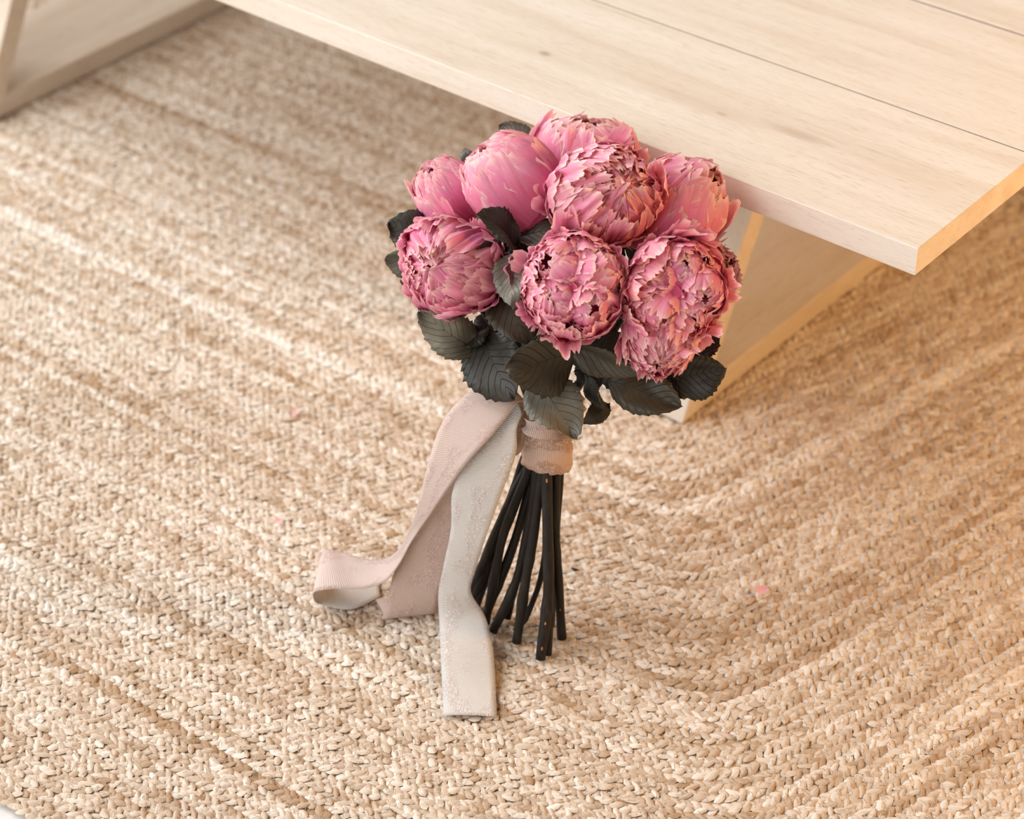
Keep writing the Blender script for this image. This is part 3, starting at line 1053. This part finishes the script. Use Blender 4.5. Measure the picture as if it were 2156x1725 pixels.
# --- ribbon
def strip(name, rows, mat, n=60, nc=9, sag=0.0, thick=0.0006, parent=None, wave=0.0, back=None):
    """rows: (left, right) edge points as room points; a smooth cloth band through them"""
    Lp = catmull([r[0] for r in rows], n)
    Rp = catmull([r[1] for r in rows], n)
    o0 = Lp[0]
    vv, uv = [], []
    acc = 0.0
    for i in range(n):
        if i:
            acc += np.linalg.norm((Lp[i] + Rp[i] - Lp[i - 1] - Rp[i - 1]) / 2)
        tn = unit((Lp[min(i + 1, n - 1)] + Rp[min(i + 1, n - 1)]) - (Lp[max(i - 1, 0)] + Rp[max(i - 1, 0)]))
        nrm = unit(np.cross(tn, Rp[i] - Lp[i]))
        wd = np.linalg.norm(Rp[i] - Lp[i])
        for k in range(nc):
            s = k / (nc - 1)
            p = Lp[i] * (1 - s) + Rp[i] * s + nrm * (sag * 4 * s * (1 - s) + wave * math.sin(acc * 60 + s * 4))
            vv.append(p - o0)
            uv.append((s * 0.046, acc))
    ob = mesh_obj(name, vv, grid_faces(n, nc), mat, parent or bouquet, loc=tuple(o0 - B0), uv=uv)
    sm = ob.modifiers.new('cloth_thickness', 'SOLIDIFY')
    sm.thickness = thick
    if back is not None:
        ob.data.materials.append(back)
        sm.material_offset = 1
    sm.offset = 0
    return ob


def Z(x, y, z=0.002):
    return on_z(x, y, z)


# ivory tail: from the knot down over the stems and out across the rug
strip('ribbon_tail', [
    (at(1092, 846, 1.984), at(1100, 872, 1.980)),
    (at(1040, 900, 1.984), at(1088, 905, 1.978)),
    (at(985, 968, 1.990), at(1086, 958, 1.982)),
    (at(953, 1035, 2.000), at(1054, 1045, 1.992)),
    (at(950, 1110, 2.020), at(1022, 1135, 2.010)),
    (at(934, 1190, 2.045), at(1000, 1205, 2.035)),
    (at(923, 1248, 2.062), at(992, 1248, 2.048)),
    (at(925, 1310, 2.064), at(1022, 1300, 2.060)),
    (at(928, 1380, 2.044), at(1037, 1362, 2.048)),
    (Z(931, 1448, .0035), Z(1043, 1435, .005)),
    (Z(934, 1507, .0025), Z(1046, 1510, .0035)),
], M_WHITE, 90, 9, 0.0015)['label'] = 'ivory lace ribbon tail ending flat on the rug'
# pink tail behind it, whose end stands on the rug
strip('ribbon_tail', [
    (at(990, 905, 1.998), at(1060, 960, 1.998)),
    (at(945, 985, 2.012), at(1020, 1010, 2.006)),
    (at(902, 1065, 2.030), at(985, 1060, 2.022)),
    (at(868, 1130, 2.052), at(957, 1120, 2.044)),
    (at(836, 1190, 2.072), at(946, 1180, 2.066)),
    (at(818, 1245, 2.088), at(930, 1240, 2.082)),
    (Z(805, 1302, .003), Z(921, 1290, .003)),
    (Z(806, 1290, .002), Z(915, 1277, .002)),
    (Z(790, 1262, .002), Z(890, 1240, .002)),
], M_PINK, 70, 9, 0.0)['label'] = 'pink lace ribbon tail hanging behind the ivory one'
# pink tail in front that arches out from the knot, twists and rolls over at the far left
strip('ribbon_tail', [
    (at(1070, 806, 1.998), at(1112, 852, 1.988)),
    (at(1008, 814, 1.990), at(1092, 846, 1.980)),
    (at(955, 856, 1.986), at(1062, 884, 1.975)),
    (at(924, 905, 1.990), at(1028, 925, 1.975)),
    (at(904, 968, 2.000), at(985, 972, 1.982)),
    (at(888, 1030, 2.016), at(944, 1028, 1.998)),
    (at(872, 1088, 2.034), at(905, 1085, 2.020)),
    (at(852, 1138, 2.056), at(868, 1138, 2.042)),
    (at(822, 1172, 2.076), at(838, 1192, 2.060)),
    (at(778, 1178, 2.092), at(808, 1226, 2.072)),
    (at(724, 1164, 2.104), at(762, 1240, 2.080)),
    (at(690, 1157, 2.108), at(704, 1240, 2.082)),
    (at(676, 1170, 2.112), at(664, 1246, 2.086)),
    (at(674, 1190, 2.122), at(660, 1258, 2.093)),
    (Z(690, 1206, .003), Z(672, 1272, .003)),
    (Z(740, 1206, .002), Z(740, 1283, .002)),
    (Z(792, 1190, .003), Z(800, 1256, .003)),
], M_WHITE, 110, 9, 0.0, back=M_PINK)['label'] = 'pink lace ribbon tail rolled over at its loose end'

# binding: lace band round the stems, knot fold and the turn above it
AXD = unit(at(1156, 905, 2.024) - at(1146, 975, 2.033))
bx1 = unit(np.cross(AXD, VIEW))
bx2 = np.cross(bx1, AXD)
if np.dot(bx2, VIEW) < 0:
    bx2 = -bx2


def band(name, cpx, rad0, rad1, h, mat, tilt, wobble=0.0012, squash=0.8, scallop=0.0):
    c = at(*cpx)
    ax = unit(AXD + tilt * bx1)
    p = unit(bx1 - ax * np.dot(bx1, ax))
    q = np.cross(ax, p)
    nr, nc = 9, 64
    vv, uv = [], []
    for j in range(nr):
        u = j / (nr - 1)
        for i in range(nc + 1):
            a = 2 * math.pi * i / nc
            r = rad0 + (rad1 - rad0) * u + wobble * math.sin(3 * a + 6 * u) + 0.0009 * math.sin(u * 14 + a)
            zz = (u - 0.5) * h - (scallop * abs(math.sin(a * 26)) if j == 0 else 0) - 0.25 * h * 0.3 * math.cos(a) * (1 - u)
            vv.append(c + p * r * math.cos(a) + q * r * squash * math.sin(a) + ax * zz)
            uv.append((u * h, a * rad0))
    vv = np.array(vv)
    ob = mesh_obj(name, vv - c, grid_faces(nr, nc + 1), mat, bouquet, loc=tuple(c - B0), uv=uv)
    s_ = ob.modifiers.new('cloth_thickness', 'SOLIDIFY')
    s_.thickness = 0.0008
    return ob


band('ribbon_band', (1150, 940, 2.016), 0.0225, 0.0240, 0.036, M_BAND, -0.10, squash=1.0, scallop=0.0012)['label'] = 'peach lace band wound round the stems'
band('ribbon_band', (1138, 893, 2.016), 0.0215, 0.0225, 0.034, M_BAND, 0.22, squash=1.0)
strip('ribbon_knot', [
    (at(1122, 872, 1.996), at(1096, 896, 1.992)),
    (at(1104, 880, 1.984), at(1098, 905, 1.984)),
    (at(1120, 888, 1.978), at(1112, 918, 1.980)),
    (at(1150, 884, 1.976), at(1145, 926, 1.980)),
    (at(1180, 890, 1.984), at(1180, 926, 1.988)),
    (at(1205, 900, 2.004), at(1206, 928, 2.006)),
], M_PINK, 40, 9, 0.003)['label'] = 'folded ribbon knot on the binding'
strip('ribbon_knot', [
    (at(1090, 842, 1.988), at(1118, 850, 1.990)),
    (at(1086, 880, 1.986), at(1112, 885, 1.990)),
    (at(1084, 925, 1.990), at(1104, 930, 1.992)),
    (at(1078, 962, 1.998), at(1098, 948, 1.998)),
], M_BAND, 30, 7, 0.002)

# ------------------------------------------------------------------ scraps dropped on the rug
for (x, y, s, lab) in ((620, 870, 9, 'fallen pink petal scrap on the rug left of the bouquet'),
                       (586, 1098, 9, 'fallen pink petal scrap on the rug above the rolled ribbon'),
                       (1603, 1244, 14, 'fallen pale petal scrap on the rug right of the stems')):
    c = on_z(x, y, 0.002)
    R = s * 2.1 / F_PX
    vv, uv = [], []
    ang = rng.uniform(0, 6.28)
    for j in range(5):
        for i in range(7):
            s_, t_ = i / 3 - 1, j / 4
            w = R * (0.4 + 0.6 * math.sin(t_ * 2.2))
            q = np.array([s_ * w, (t_ - 0.5) * 2.2 * R * (1 - 0.2 * abs(s_) - 0.08 * (i % 2)), 0.25 * R * s_ * s_ + 0.2 * R * t_ * t_])
            vv.append((q[0] * math.cos(ang) - q[1] * math.sin(ang), q[0] * math.sin(ang) + q[1] * math.cos(ang), q[2]))
            uv.append((s_ * .5 + .5, 0.86 + 0.12 * t_))
    o = mesh_obj('petal_scrap', vv, grid_faces(5, 7), M_PETAL, None, loc=tuple(c), uv=uv, col=np.tile([.9, .9, 0], (35, 1)))
    tag(o, lab, 'petal', 'fallen petal scraps')
P = np.array([on_z(1203, 1196, .002), on_z(1211, 1200, .0035), on_z(1220, 1201, .002)])
v, f = tube(catmull(P, 6) - P[0], [.0006, .0013, .0016, .0014, .001, .0004], 7)
o = mesh_obj('twig_scrap', v, f, M_STEM, None, loc=tuple(P[0]))
tag(o, 'tiny dark twig scrap on the rug right of the stems', 'twig')
